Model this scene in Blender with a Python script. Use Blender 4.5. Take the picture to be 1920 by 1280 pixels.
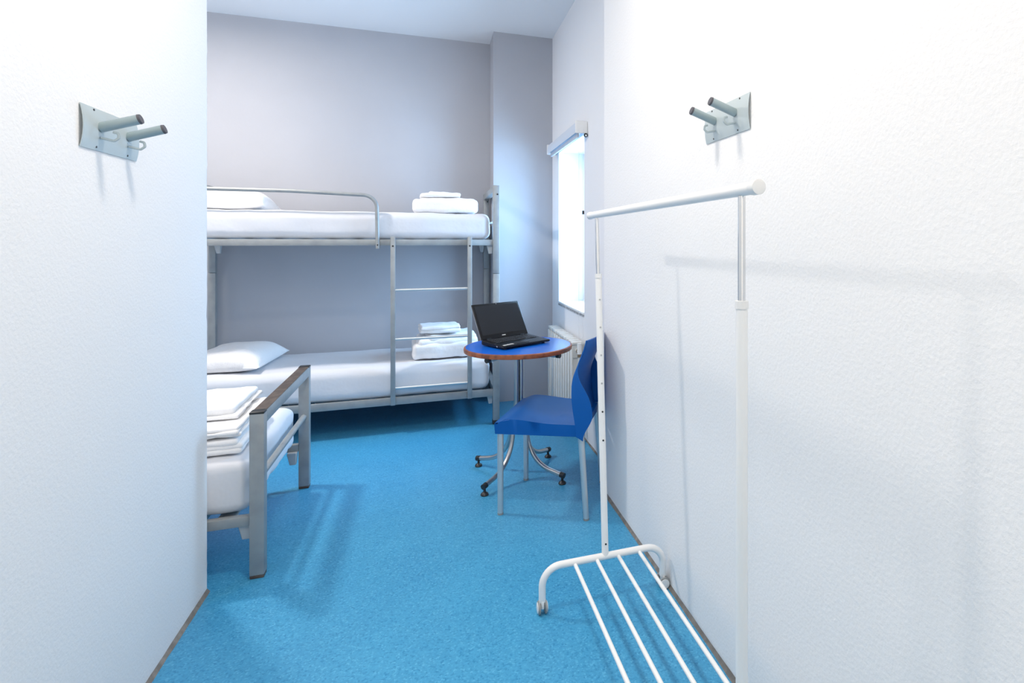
import bpy, bmesh, math, random
from mathutils import Vector, Matrix, noise

random.seed(4)
for o in list(bpy.data.objects):
    bpy.data.objects.remove(o)
sc = bpy.context.scene
COL = sc.collection

# ------------------------------------------------------------------ camera
YAW = math.atan(389 / 1070.0)
cam = bpy.data.cameras.new('camera')
cam.sensor_width = 36.0
cam.lens = 1070 / 1920 * 36.0
cam.shift_x = -240 / 1920
cam.shift_y = -185 / 1920
cam.clip_start = 0.03
camo = bpy.data.objects.new('camera', cam)
camo.location = (0, 0, 1.30)
camo.rotation_euler = (math.pi / 2, 0, -YAW)
COL.objects.link(camo)
sc.camera = camo

# ------------------------------------------------------------------ light
w = bpy.data.worlds.new('sky')
sc.world = w
w.use_nodes = True
bg = w.node_tree.nodes['Background']
bg.inputs['Color'].default_value = (0.62, 0.80, 1.0, 1)
bg.inputs['Strength'].default_value = 4.5


def area(name, loc, size, power, color, rot=(0, 0, 0), size_y=None, shape='DISK'):
    l = bpy.data.lights.new(name, 'AREA')
    l.shape = shape
    l.size = size
    if size_y:
        l.size_y = size_y
    l.energy = power
    l.color = color
    o = bpy.data.objects.new(name, l)
    o.location = loc
    o.rotation_euler = rot
    COL.objects.link(o)
    return l


def bulb(name, loc, radius, power, color):
    l = bpy.data.lights.new(name, 'POINT')
    l.shadow_soft_size = radius
    l.energy = power
    l.color = color
    o = bpy.data.objects.new(name, l)
    o.location = loc
    COL.objects.link(o)


WARM = (1.0, 0.885, 0.765)
area('room_light', (-1.60, 3.80, 2.95), 0.24, 52, (1.0, 0.905, 0.815))
area('corridor_light', (-0.02, 1.60, 2.95), 0.24, 21, WARM)
area('entrance_fill', (-0.05, -0.35, 2.95), 0.6, 20, WARM)  # added ceiling fill, brightens the walls near the camera
bulb('room_glow', (-1.60, 3.80, 2.90), 0.10, 12, (1.0, 0.905, 0.815))
bulb('corridor_glow', (-0.02, 1.60, 2.90), 0.10, 4, WARM)
area('camera_fill', (0.0, -0.95, 1.55), 1.1, 4.2, (1.0, 0.93, 0.86), (math.pi / 2, 0, 0), 1.3, 'RECTANGLE')  # unseen soft fill added behind the camera to lift the lower walls
# daylight entering by the window
wl = area('window_daylight', (1.30, 4.10, 1.43), 0.86, 55, (0.36, 0.62, 0.97), (0, math.pi / 2, 0), 0.84, 'RECTANGLE')
wl.spread = math.radians(140)

sc.view_settings.view_transform = 'Standard'
sc.view_settings.look = 'None'
sc.view_settings.gamma = 1.0
sc.view_settings.use_curve_mapping = False
sc.view_settings.exposure = -0.08
sc.cycles.max_bounces = 12
sc.cycles.diffuse_bounces = 8


# ------------------------------------------------------------------ materials
def srgb(r, g, b):
    f = lambda c: (c / 255 / 12.92) if c / 255 <= 0.04045 else ((c / 255 + 0.055) / 1.055) ** 2.4
    return (f(r), f(g), f(b), 1)


def mat(name, col, rough=0.5, metal=0.0, bump=None, var=None, spec=0.5, coat=0.0):
    """bump=(scale, strength, distance, detail); var=(scale, second colour, low, high)"""
    m = bpy.data.materials.new(name)
    m.use_nodes = True
    nt = m.node_tree
    b = nt.nodes['Principled BSDF']
    b.inputs['Base Color'].default_value = col
    b.inputs['Roughness'].default_value = rough
    b.inputs['Metallic'].default_value = metal
    b.inputs['Specular IOR Level'].default_value = spec
    b.inputs['Coat Weight'].default_value = coat
    tc = nt.nodes.new('ShaderNodeTexCoord')
    if var:
        n = nt.nodes.new('ShaderNodeTexNoise')
        n.inputs['Scale'].default_value = var[0]
        n.inputs['Detail'].default_value = 4
        nt.links.new(tc.outputs['Object'], n.inputs['Vector'])
        r = nt.nodes.new('ShaderNodeValToRGB')
        r.color_ramp.elements[0].position = var[2]
        r.color_ramp.elements[0].color = col
        r.color_ramp.elements[1].position = var[3]
        r.color_ramp.elements[1].color = var[1]
        nt.links.new(n.outputs['Fac'], r.inputs['Fac'])
        nt.links.new(r.outputs['Color'], b.inputs['Base Color'])
    if bump:
        n = nt.nodes.new('ShaderNodeTexNoise')
        n.inputs['Scale'].default_value = bump[0]
        n.inputs['Detail'].default_value = bump[3]
        n.inputs['Roughness'].default_value = 0.55
        nt.links.new(tc.outputs['Object'], n.inputs['Vector'])
        bp = nt.nodes.new('ShaderNodeBump')
        bp.inputs['Strength'].default_value = bump[1]
        bp.inputs['Distance'].default_value = bump[2]
        nt.links.new(n.outputs['Fac'], bp.inputs['Height'])
        nt.links.new(bp.outputs['Normal'], b.inputs['Normal'])
    return m


M = {}
M['stucco'] = mat('white_stucco', (0.83, 0.83, 0.832, 1), 0.85, bump=(110, 0.28, 0.005, 3), spec=0.2)
M['plaster'] = mat('grey_plaster', (0.41, 0.42, 0.455, 1), 0.8, bump=(50, 0.12, 0.003, 4), spec=0.2,
                   var=(1.3, (0.44, 0.452, 0.49, 1), 0.35, 0.7))
M['wallwhite'] = mat('white_plaster', (0.78, 0.785, 0.80, 1), 0.8, bump=(50, 0.15, 0.003, 4), spec=0.2)
M['ceil'] = mat('ceiling_paint', (0.78, 0.80, 0.82, 1), 0.9, bump=(30, 0.1, 0.003, 4), spec=0.1)
M['strip'] = mat('grey_sealant', (0.17, 0.155, 0.14, 1), 0.7, var=(30, (0.26, 0.24, 0.22, 1), 0.4, 0.65))
M['metal'] = mat('grey_painted_steel', (0.33, 0.35, 0.355, 1), 0.45, 0.3, var=(14, (0.28, 0.30, 0.31, 1), 0.45, 0.7))
M['metaldark'] = mat('worn_brown_steel', (0.075, 0.055, 0.045, 1), 0.5, 0.2, bump=(60, 0.2, 0.002, 4),
                     var=(26, (0.13, 0.10, 0.08, 1), 0.42, 0.62))
M['black'] = mat('black_plastic', (0.018, 0.019, 0.02, 1), 0.4)
M['sheet'] = mat('white_sheet', (0.68, 0.695, 0.73, 1), 0.85, bump=(9, 0.22, 0.02, 3), spec=0.15)
M['linen'] = mat('white_linen', (0.84, 0.84, 0.845, 1), 0.9, bump=(22, 0.5, 0.012, 4), spec=0.1)
M['tablewood'] = mat('brown_wood_edge', (0.33, 0.10, 0.035, 1), 0.4, var=(30, (0.16, 0.05, 0.02, 1), 0.42, 0.62))
M['tableblue'] = mat('blue_laminate', (0.003, 0.115, 0.56, 1), 0.25, coat=0.0, spec=0.4)
M['chairblue'] = mat('blue_plastic', (0.002, 0.095, 0.37, 1), 0.42, bump=(400, 0.05, 0.001, 2), spec=0.28)
M['alu'] = mat('silver_aluminium', (0.62, 0.65, 0.66, 1), 0.36, 0.7)
M['chrome'] = mat('chrome', (0.72, 0.73, 0.74, 1), 0.10, 1.0)
M['satin'] = mat('satin_chrome', (0.55, 0.55, 0.545, 1), 0.30, 1.0)
M['rackwhite'] = mat('white_powder_coat', (0.83, 0.83, 0.82, 1), 0.35)
M['whiteplastic'] = mat('white_plastic', (0.78, 0.78, 0.77, 1), 0.4)
M['greyplastic'] = mat('grey_plastic', (0.30, 0.31, 0.31, 1), 0.45)
M['bracket'] = mat('pale_grey_plastic', (0.50, 0.52, 0.53, 1), 0.5)
M['hook'] = mat('pale_green_grey_metal', (0.47, 0.54, 0.56, 1), 0.58, 0.15)
M['hookpeg'] = mat('peg_grey_metal', (0.34, 0.42, 0.44, 1), 0.35, 0.5)
M['peg_cap'] = mat('peg_cap_grey', (0.085, 0.085, 0.10, 1), 0.6)
M['radiator'] = mat('radiator_enamel', (0.72, 0.72, 0.69, 1), 0.4)
M['pipe'] = mat('pipe_paint', (0.66, 0.66, 0.63, 1), 0.5)
M['brass'] = mat('dull_brass', (0.30, 0.22, 0.15, 1), 0.45, 0.6)
M['sill'] = mat('sill_stone', (0.80, 0.80, 0.79, 1), 0.4)
M['silledge'] = mat('sill_edge', (0.22, 0.23, 0.24, 1), 0.6, var=(60, (0.5, 0.5, 0.5, 1), 0.45, 0.6))
M['blind'] = mat('blind_fabric', (0.45, 0.50, 0.57, 1), 0.7)
M['cassette'] = mat('blind_valance', (0.60, 0.65, 0.72, 1), 0.5)
M['screen'] = mat('dark_screen', (0.016, 0.018, 0.022, 1), 0.30, spec=0.3)
M['lapblack'] = mat('laptop_black', (0.008, 0.009, 0.011, 1), 0.28, spec=0.3)
M['lapsilver'] = mat('laptop_lid_silver', (0.42, 0.43, 0.45, 1), 0.35, 0.4)
M['sticker'] = mat('sticker_white', (0.75, 0.76, 0.74, 1), 0.4)
M['door'] = mat('door_paint', (0.45, 0.44, 0.42, 1), 0.5, var=(3, (0.40, 0.39, 0.37, 1), 0.4, 0.7))
M['frame'] = mat('window_frame_white', (0.78, 0.79, 0.80, 1), 0.4)
M['lamp'] = mat('lamp_housing', (0.8, 0.8, 0.8, 1), 0.4)


def floor_mat():
    m = bpy.data.materials.new('blue_linoleum')
    m.use_nodes = True
    nt = m.node_tree
    b = nt.nodes['Principled BSDF']
    tc = nt.nodes.new('ShaderNodeTexCoord')
    v = nt.nodes.new('ShaderNodeTexVoronoi')
    v.inputs['Scale'].default_value = 190
    v.inputs['Randomness'].default_value = 1
    nt.links.new(tc.outputs['Object'], v.inputs['Vector'])
    sep = nt.nodes.new('ShaderNodeSeparateColor')
    nt.links.new(v.outputs['Color'], sep.inputs['Color'])
    r = nt.nodes.new('ShaderNodeValToRGB')
    cr = r.color_ramp
    cr.elements[0].position = 0.0
    cr.elements[0].color = (0.024, 0.215, 0.41, 1)
    cr.elements[1].position = 1.0
    cr.elements[1].color = (0.10, 0.38, 0.58, 1)
    e = cr.elements.new(0.18)
    e.color = (0.046, 0.272, 0.475, 1)
    e = cr.elements.new(0.85)
    e.color = (0.060, 0.31, 0.52, 1)
    nt.links.new(sep.outputs[0], r.inputs['Fac'])
    n = nt.nodes.new('ShaderNodeTexNoise')
    n.inputs['Scale'].default_value = 3.5
    n.inputs['Detail'].default_value = 5
    nt.links.new(tc.outputs['Object'], n.inputs['Vector'])
    r2 = nt.nodes.new('ShaderNodeValToRGB')
    r2.color_ramp.elements[0].position = 0.3
    r2.color_ramp.elements[0].color = (0.97, 1.02, 1.06, 1)
    r2.color_ramp.elements[1].position = 0.7
    r2.color_ramp.elements[1].color = (1.12, 1.12, 1.13, 1)
    nt.links.new(n.outputs['Fac'], r2.inputs['Fac'])
    mx = nt.nodes.new('ShaderNodeMix')
    mx.data_type = 'RGBA'
    mx.blend_type = 'MULTIPLY'
    mx.inputs[0].default_value = 1
    nt.links.new(r.outputs['Color'], mx.inputs[6])
    nt.links.new(r2.outputs['Color'], mx.inputs[7])
    nt.links.new(mx.outputs[2], b.inputs['Base Color'])
    b.inputs['Roughness'].default_value = 0.36
    b.inputs['Specular IOR Level'].default_value = 0.45
    n3 = nt.nodes.new('ShaderNodeTexNoise')
    n3.inputs['Scale'].default_value = 160
    nt.links.new(tc.outputs['Object'], n3.inputs['Vector'])
    bp = nt.nodes.new('ShaderNodeBump')
    bp.inputs['Strength'].default_value = 0.12
    bp.inputs['Distance'].default_value = 0.002
    nt.links.new(n3.outputs['Fac'], bp.inputs['Height'])
    nt.links.new(bp.outputs['Normal'], b.inputs['Normal'])
    return m


M['floor'] = floor_mat()


def glass_mat():
    m = bpy.data.materials.new('window_glass')
    m.use_nodes = True
    nt = m.node_tree
    nt.nodes.remove(nt.nodes['Principled BSDF'])
    out = nt.nodes['Material Output']
    t = nt.nodes.new('ShaderNodeBsdfTransparent')
    t.inputs[0].default_value = (0.94, 0.97, 0.97, 1)
    g = nt.nodes.new('ShaderNodeBsdfGlossy')
    g.inputs['Roughness'].default_value = 0.02
    mx = nt.nodes.new('ShaderNodeMixShader')
    mx.inputs[0].default_value = 0.06
    nt.links.new(t.outputs[0], mx.inputs[1])
    nt.links.new(g.outputs[0], mx.inputs[2])
    nt.links.new(mx.outputs[0], out.inputs[0])
    return m


M['glass'] = glass_mat()
M['clear'] = mat('clear_plastic', (0.75, 0.78, 0.80, 1), 0.25)


# ------------------------------------------------------------------ mesh helpers
def link(name, bm, m, parent=None, smooth=True, angle=35, mats=None):
    me = bpy.data.meshes.new(name)
    bmesh.ops.recalc_face_normals(bm, faces=bm.faces)
    if smooth:
        for f in bm.faces:
            f.smooth = True
        for e in bm.edges:
            if len(e.link_faces) == 2 and e.calc_face_angle(0) > math.radians(angle):
                e.smooth = False
    bm.to_mesh(me)
    bm.free()
    for mm in (mats or [m]):
        me.materials.append(mm)
    o = bpy.data.objects.new(name, me)
    COL.objects.link(o)
    if parent:
        o.parent = parent
    return o


def tag(o, label, cat, group=None):
    o['label'] = label
    o['category'] = cat
    if group:
        o['group'] = group
    return o


def thing(name, label, cat, loc=(0, 0, 0), rz=0.0, group=None):
    o = bpy.data.objects.new(name, None)
    o.empty_display_size = 0.1
    o.location = loc
    o.rotation_euler = (0, 0, rz)
    COL.objects.link(o)
    return tag(o, label, cat, group)


def structure(o):
    o['kind'] = 'structure'
    return o


def new():
    return bmesh.new()


def add_box(bm, x0, x1, y0, y1, z0, z1, bev=0.0, seg=2, mi=0):
    r = bmesh.ops.create_cube(bm, size=1)
    vs = r['verts']
    for v in vs:
        v.co = Vector(((x0 + x1) / 2 + v.co.x * (x1 - x0), (y0 + y1) / 2 + v.co.y * (y1 - y0),
                       (z0 + z1) / 2 + v.co.z * (z1 - z0)))
    fs = {f for v in vs for f in v.link_faces}
    for f in fs:
        f.material_index = mi
    if bev > 0:
        es = list({e for v in vs for e in v.link_edges})
        bmesh.ops.bevel(bm, geom=es, offset=bev, segments=seg, affect='EDGES', profile=0.5)
    return bm


def box(x0, x1, y0, y1, z0, z1, bev=0.0, seg=2):
    return add_box(new(), x0, x1, y0, y1, z0, z1, bev, seg)


def fillet(pts, rad, n=8):
    """round the inner corners of a polyline"""
    pts = [Vector(p) for p in pts]
    if not isinstance(rad, (list, tuple)):
        rad = [rad] * (len(pts) - 2)
    out = [pts[0]]
    for i in range(1, len(pts) - 1):
        p, a, b = pts[i], pts[i - 1], pts[i + 1]
        u, v = (a - p).normalized(), (b - p).normalized()
        ang = u.angle(v)
        r = rad[i - 1]
        if r <= 0 or ang > 3.1:
            out.append(p)
            continue
        d = r / math.tan(ang / 2)
        c = p + (u + v).normalized() * (r / math.sin(ang / 2))
        s, e = p + u * d - c, p + v * d - c
        tot = s.angle(e)
        ax = s.cross(e).normalized()
        for k in range(n + 1):
            out.append(c + Matrix.Rotation(tot * k / n, 3, ax) @ s)
    out.append(pts[-1])
    return out


def add_tube(bm, pts, r, n=14, r2=None, caps=True, up=None, mi=0):
    """sweep a circle (or an ellipse r x r2) along a polyline"""
    pts = [Vector(p) for p in pts]
    if r2 is None:
        r2 = r
    T = []
    for i in range(len(pts)):
        a = pts[max(i - 1, 0)]
        b = pts[min(i + 1, len(pts) - 1)]
        T.append((b - a).normalized())
    nrm = Vector(up) if up else (Vector((0, 0, 1)) if abs(T[0].z) < 0.9 else Vector((0, 1, 0)))
    rings = []
    for i, p in enumerate(pts):
        nrm = (nrm - T[i] * nrm.dot(T[i])).normalized()
        bn = T[i].cross(nrm)
        rr = r[i] if isinstance(r, (list, tuple)) else r
        rr2 = r2[i] if isinstance(r2, (list, tuple)) else r2
        rings.append([bm.verts.new(p + nrm * math.cos(2 * math.pi * k / n) * rr + bn * math.sin(2 * math.pi * k / n) * rr2)
                      for k in range(n)])
    for i in range(len(rings) - 1):
        for k in range(n):
            f = bm.faces.new((rings[i][k], rings[i][(k + 1) % n], rings[i + 1][(k + 1) % n], rings[i + 1][k]))
            f.material_index = mi
    if caps:
        bm.faces.new(rings[0][::-1]).material_index = mi
        bm.faces.new(rings[-1]).material_index = mi
    return bm


def tube(pts, r, **k):
    return add_tube(new(), pts, r, **k)


def add_lathe(bm, prof, c=(0, 0, 0), n=32, axis='Z'):
    rings = []
    for (r, h) in prof:
        ring = []
        for k in range(n):
            a = 2 * math.pi * k / n
            v = Vector((r * math.cos(a), r * math.sin(a), h))
            if axis == 'X':
                v = Vector((v.z, v.x, v.y))
            elif axis == 'Y':
                v = Vector((v.y, v.z, v.x))
            ring.append(bm.verts.new(v + Vector(c)))
        rings.append(ring)
    for i in range(len(rings) - 1):
        for k in range(n):
            bm.faces.new((rings[i][k], rings[i][(k + 1) % n], rings[i + 1][(k + 1) % n], rings[i + 1][k]))
    bm.faces.new(rings[0][::-1])
    bm.faces.new(rings[-1])
    return bm


def lathe(prof, c=(0, 0, 0), n=32, axis='Z'):
    return add_lathe(new(), prof, c, n, axis)


def add_soft(bm, x0, x1, y0, y1, z0, z1, r, seg=(24, 16, 6), amp=0.0, freq=3.0, seed=0, wr=0.0, sag=0.0):
    """rounded box on a fine grid, pushed about by noise: mattresses, folded linen"""
    h = Vector(((x1 - x0) / 2, (y1 - y0) / 2, (z1 - z0) / 2))
    c = Vector(((x0 + x1) / 2, (y0 + y1) / 2, (z0 + z1) / 2))
    rr = min(r, h.x, h.y, h.z)

    def ticks(hh, n):
        k = 5
        t = [-hh + rr * i / k for i in range(k)]
        m = max(1, n)
        t += [-hh + rr + (2 * hh - 2 * rr) * i / m for i in range(m)]
        t += [hh - rr + rr * i / k for i in range(k + 1)]
        return t
    ts = [ticks(h[i], seg[i]) for i in range(3)]
    off = Vector((seed * 7.31, seed * 3.7, seed * 1.9))
    cache = {}

    def P(p):
        key = (round(p[0], 6), round(p[1], 6), round(p[2], 6))
        if key in cache:
            return cache[key]
        p = Vector(p)
        q = Vector([max(-(h[i] - rr), min(h[i] - rr, p[i])) for i in range(3)])
        d = p - q
        nn = d.normalized() if d.length > 1e-9 else Vector((0, 0, 1))
        # spread angle evenly over the rounding
        s = q + nn * min(rr, max(abs(d[0]), abs(d[1]), abs(d[2])) if d.length else 0)
        s = q + nn * rr if d.length > 1e-9 else p
        if amp:
            k = noise.noise((s + c + off) * freq) + 0.5 * noise.noise((s + c + off) * freq * 2.3)
            s = s + nn * amp * k
        if wr:
            a = (s + off)
            k = noise.noise(Vector((a.x * 22, a.y * 22, a.z * 5)))
            e = max(h.x - abs(p.x), 0)
            s = s + nn * wr * k * (0.6 + 2.2 * math.exp(-e * 9))
        if sag:
            s.z -= sag * (1 - (s.x / h.x) ** 2) * (1 - (s.y / h.y) ** 2)
        v = bm.verts.new(s + c)
        cache[key] = v
        return v
    for ax in range(3):
        a, b = [i for i in range(3) if i != ax]
        for sgn in (-1, 1):
            ta, tb = ts[a], ts[b]
            for i in range(len(ta) - 1):
                for j in range(len(tb) - 1):
                    q = []
                    for (u, v) in ((i, j), (i + 1, j), (i + 1, j + 1), (i, j + 1)):
                        p = [0, 0, 0]
                        p[ax] = sgn * h[ax]
                        p[a] = ta[u]
                        p[b] = tb[v]
                        q.append(P(p))
                    if len(set(q)) == 4:
                        try:
                            bm.faces.new(q)
                        except ValueError:
                            pass
    return bm


def xform(bm, mtx):
    bmesh.ops.transform(bm, matrix=mtx, verts=bm.verts)
    return bm


def shift(bm, v):
    bmesh.ops.translate(bm, vec=Vector(v), verts=bm.verts)
    return bm


# ------------------------------------------------------------------ room shell
HC = 3.02
XR, XW, XL = 0.843, 0.95, -0.79
YB = 5.095
structure(link('floor', box(-2.85, 1.2, -1.4, 5.3, -0.08, 0.0), M['floor'], smooth=False))
structure(link('ceiling', box(-2.85, 1.2, -1.4, 5.3, HC, HC + 0.1), M['ceil'], smooth=False))
structure(link('wall_back', box(-2.85, 1.2, YB, YB + 0.2, 0, HC), M['plaster'], smooth=False))
structure(link('pillar', box(0.467, 0.9499, 4.775, YB - 0.0005, 0, HC), M['plaster'], smooth=False))
structure(link('wall_left', box(-2.85, -2.70, 2.563, YB - 0.0005, 0, HC), M['plaster'], smooth=False))


def wall_corner():
    """corridor wall on the left, its free corner slightly uneven like hand-laid plaster"""
    bm = new()
    nz = 150
    rows = []
    for k in range(nz + 1):
        z = HC * k / nz
        dx = 0.0016 * noise.noise(Vector((0, 0, z * 14))) + 0.001 * noise.noise(Vector((3, 0, z * 45)))
        dy = 0.0014 * noise.noise(Vector((9, 0, z * 16)))
        rows.append([bm.verts.new(p) for p in (
            (XL, -1.2, z), (XL, 1.5, z), (XL, 2.535, z), (XL + dx - 0.0010, 2.553, z), (XL - 0.004 + dx, 2.561 + dy, z),
            (XL - 0.012, 2.563 + dy * 0.5, z), (-2.70, 2.563, z), (-2.70, 2.43, z), (-0.92, 2.43, z), (-0.92, -1.2, z))])
    n = len(rows[0])
    for a, b in zip(rows, rows[1:]):
        for i in range(n):
            j = (i + 1) % n
            bm.faces.new((a[i], a[j], b[j], b[i]))
    return bm


structure(link('wall_left_corridor', wall_corner(), M['stucco'], smooth=True, angle=50))
structure(link('wall_right', box(XR, XR + 0.30, -1.2, 2.868, 0, HC, 0.0), M['stucco'], smooth=False))
structure(link('wall_front', box(-0.92, 1.14, -1.35, -1.2, 0, HC), M['stucco'], smooth=False))

# wall with the window opening
WY0, WY1, WZ0, WZ1 = 3.70, 4.515, 0.835, 2.02
bm = new()
XO = XW + 0.34
add_box(bm, XW, XO, 2.8685, WY0, 0, HC)
add_box(bm, XW, XO, WY1, YB, 0, HC)
add_box(bm, XW, XO, WY0, WY1, 0, WZ0 - 0.016)
add_box(bm, XW, XO, WY0, WY1, WZ1, HC)
structure(link('wall_window', bm, M['wallwhite'], smooth=False))

# window: frame, sash, pane, handle, sill
win = bpy.data.objects.new('window_1', None)
win.location = (XW + 0.27, (WY0 + WY1) / 2, WZ0)
COL.objects.link(win)
structure(win)
hy, hz = (WY1 - WY0) / 2, WZ1 - WZ0
bm = new()
add_box(bm, 0, 0.06, -hy, -hy + 0.045, 0, hz, 0.003)
add_box(bm, 0, 0.06, hy - 0.045, hy, 0, hz, 0.003)
add_box(bm, 0, 0.06, -hy + 0.0445, hy - 0.0445, 0, 0.045, 0.003)
add_box(bm, 0, 0.06, -hy + 0.0445, hy - 0.0445, hz - 0.045, hz, 0.003)
link('window_frame', bm, M['frame'], win)
bm = new()
a, b2, c0, c1 = -hy + 0.045, hy - 0.045, 0.045, hz - 0.045
add_box(bm, -0.012, 0.045, a, a + 0.05, c0, c1, 0.004)
add_box(bm, -0.012, 0.045, b2 - 0.05, b2, c0, c1, 0.004)
add_box(bm, -0.012, 0.045, a + 0.0495, b2 - 0.0495, c0, c0 + 0.05, 0.004)
add_box(bm, -0.012, 0.045, a + 0.0495, b2 - 0.0495, c1 - 0.05, c1, 0.004)
sash = link('sash', bm, M['frame'], win)
link('pane', box(0.014, 0.020, a + 0.048, b2 - 0.048, c0 + 0.048, c1 - 0.048), M['glass'], win, smooth=False)
bm = box(-0.030, -0.012, -hy + 0.062, -hy + 0.085, hz * 0.42, hz * 0.42 + 0.07, 0.004)
add_tube(bm, fillet([(-0.022, -hy + 0.074, hz * 0.45), (-0.055, -hy + 0.074, hz * 0.45), (-0.055, -hy + 0.074, hz * 0.45 - 0.11)], 0.012), 0.008)
link('window_handle', bm, M['whiteplastic'], win)
bm = new()
add_box(bm, XW - 0.006, XW + 0.27, WY0 + 0.0005, WY1 - 0.0005, WZ0 - 0.015, WZ0, 0.002, mi=0)
o = structure(link('window_sill', bm, M['sill']))
structure(link('trim_1', box(XW - 0.005, XW - 0.0003, WY0 + 0.003, WY1 - 0.003, WZ0 - 0.031, WZ0 - 0.0155), M['silledge'], smooth=False))


# dark sealant strips at the foot of the walls
def strip(name, p0, p1, nrm, h=0.012, t=0.010):
    bm = new()
    p0, p1, nv = Vector(p0), Vector(p1), Vector(nrm)
    L = (p1 - p0).length
    n = max(2, int(L / 0.03))
    rows = []
    for i in range(n + 1):
        p = p0.lerp(p1, i / n)
        k = noise.noise(p * 9) * 0.0028 + noise.noise(p * 40) * 0.0012
        rows.append([bm.verts.new(p + nv * 0.0003), bm.verts.new(p + nv * (t + k)),
                     bm.verts.new(p + nv * (t * 0.6 + k) + Vector((0, 0, h * 0.45))),
                     bm.verts.new(p + nv * 0.0003 + Vector((0, 0, h + k)))])
    for a, b in zip(rows, rows[1:]):
        for i in range(4):
            j = (i + 1) % 4
            bm.faces.new((a[i], a[j], b[j], b[i]))
    bm.faces.new(rows[0][::-1])
    bm.faces.new(rows[-1])
    return structure(link(name, bm, M['strip']))


strip('baseboard_right', (XR, -1.15, 0.0003), (XR, 2.863, 0.0003), (-1, 0, 0))
strip('baseboard_left', (XL, -1.15, 0.0003), (XL, 2.55, 0.0003), (1, 0, 0))
strip('baseboard_window', (XW, 2.885, 0.0003), (XW, 4.76, 0.0003), (-1, 0, 0), 0.010, 0.006)

# unseen entrance door, added behind the camera as a dark reflection in the chrome
door = structure(link('door_1', box(-0.40, 0.45, -1.1995, -1.16, 0.005, 2.04, 0.004), M['door']))
bm = tube(fillet([(0.38, -1.16, 1.02), (0.38, -1.11, 1.02), (0.27, -1.11, 1.02)], 0.012), 0.009)
add_lathe(bm, [(0.026, 0), (0.026, 0.008), (0.022, 0.010)], (0.38, -1.16, 1.02), 20, 'Y')
link('door_handle', bm, M['satin'], door)
bm = new()
add_box(bm, -0.47, -0.401, -1.1995, -1.15, 0, 2.11, 0.004)
add_box(bm, 0.451, 0.52, -1.1995, -1.15, 0, 2.11, 0.004)
add_box(bm, -0.4005, 0.4505, -1.1995, -1.15, 2.041, 2.11, 0.004)
structure(link('trim_2', bm, M['frame']))


# ------------------------------------------------------------------ ceiling lamps (above the frame)
def ceiling_lamp(x, y, r, label):
    t = thing('ceiling_lamp', label, 'lamp', (x, y, HC))
    link('lamp_base', lathe([(r * 0.9, -0.0005), (r * 0.95, -0.02), (r * 0.9, -0.04), (r * 0.5, -0.05)], n=40), M['lamp'], t)
    return t


ceiling_lamp(-1.60, 3.80, 0.15, 'round white lamp on the ceiling over the single bed')
ceiling_lamp(-0.02, 1.60, 0.15, 'round white lamp on the corridor ceiling by the wall hooks')
ceiling_lamp(-0.05, -0.35, 0.32, 'large round white lamp housing added for the fill light by the entrance')  # unseen housing added to go with the entrance fill


# ------------------------------------------------------------------ bunk bed
BX0, BX1, BY0, BY1 = -1.52, 0.43, 4.22, 5.02
bunk = thing('bunk_bed', 'grey metal bunk bed with ladder and guard rail along the back wall', 'bunk bed',
             ((BX0 + BX1) / 2, (BY0 + BY1) / 2, 0))
BO = Vector(bunk.location)


def bp(name, bm, m, parent=None, **k):
    return link(name, shift(bm, -BO), m, parent or bunk, **k)


PT = 1.712
for (x, y) in ((BX1, BY0), (BX1, BY1), (BX0, BY0), (BX0, BY1)):
    bm = new()
    add_box(bm, x - 0.023, x + 0.023, y - 0.023, y + 0.023, 0.022, 1.078, 0.004)
    add_box(bm, x - 0.023, x + 0.023, y - 0.023, y + 0.023, 1.0795, PT, 0.004)
    p = bp('post', bm, M['metal'])
    bp('foot_cap', box(x - 0.025, x + 0.025, y - 0.025, y + 0.025, 0, 0.03, 0.004), M['black'], p)
    s = 1
    bp('bolt', lathe([(0.006, -0.003), (0.006, 0.0), (0.004, 0.002)], (x + 0.008, y - 0.0225, 1.648), 10, 'Y'), M['black'], p)
for x in (BX1, BX0):
    sg = -1 if x > 0 else 1
    bp('end_rail', box(x - 0.022, x + 0.022, BY0 + 0.023, BY1 - 0.023, PT - 0.048, PT - 0.002, 0.004), M['metal'])
    bp('end_rail', box(x - 0.018, x + 0.018, BY0 + 0.023, BY1 - 0.023, 1.282, 1.322, 0.003), M['metal'])
    bp('end_rail', box(x - 0.018, x + 0.018, BY0 + 0.023, BY1 - 0.023, 0.205, 0.250, 0.003), M['metal'])
    bp('end_rod', tube([(x, BY0 + 0.02, 1.455), (x, BY1 - 0.02, 1.455)], 0.009), M['alu'])
    bp('end_rod', tube([(x, BY0 + 0.02, 0.40), (x, BY1 - 0.02, 0.40)], 0.009), M['alu'])
for (z0, z1) in ((1.281, 1.323), (0.200, 0.250)):
    for y in (BY0, BY1):
        bp('side_rail', box(BX0 + 0.022, BX1 - 0.022, y - 0.014, y + 0.014, z0, z1, 0.003), M['metal'])
    # sprung base of crossing slats
    for k in range(12):
        x = BX0 + 0.12 + k * (BX1 - BX0 - 0.24) / 11
        bp('slat', box(x - 0.03, x + 0.03, BY0 + 0.012, BY1 - 0.012, z0 + 0.010, z0 + 0.022, 0.002, 1), M['greyplastic'])


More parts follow.
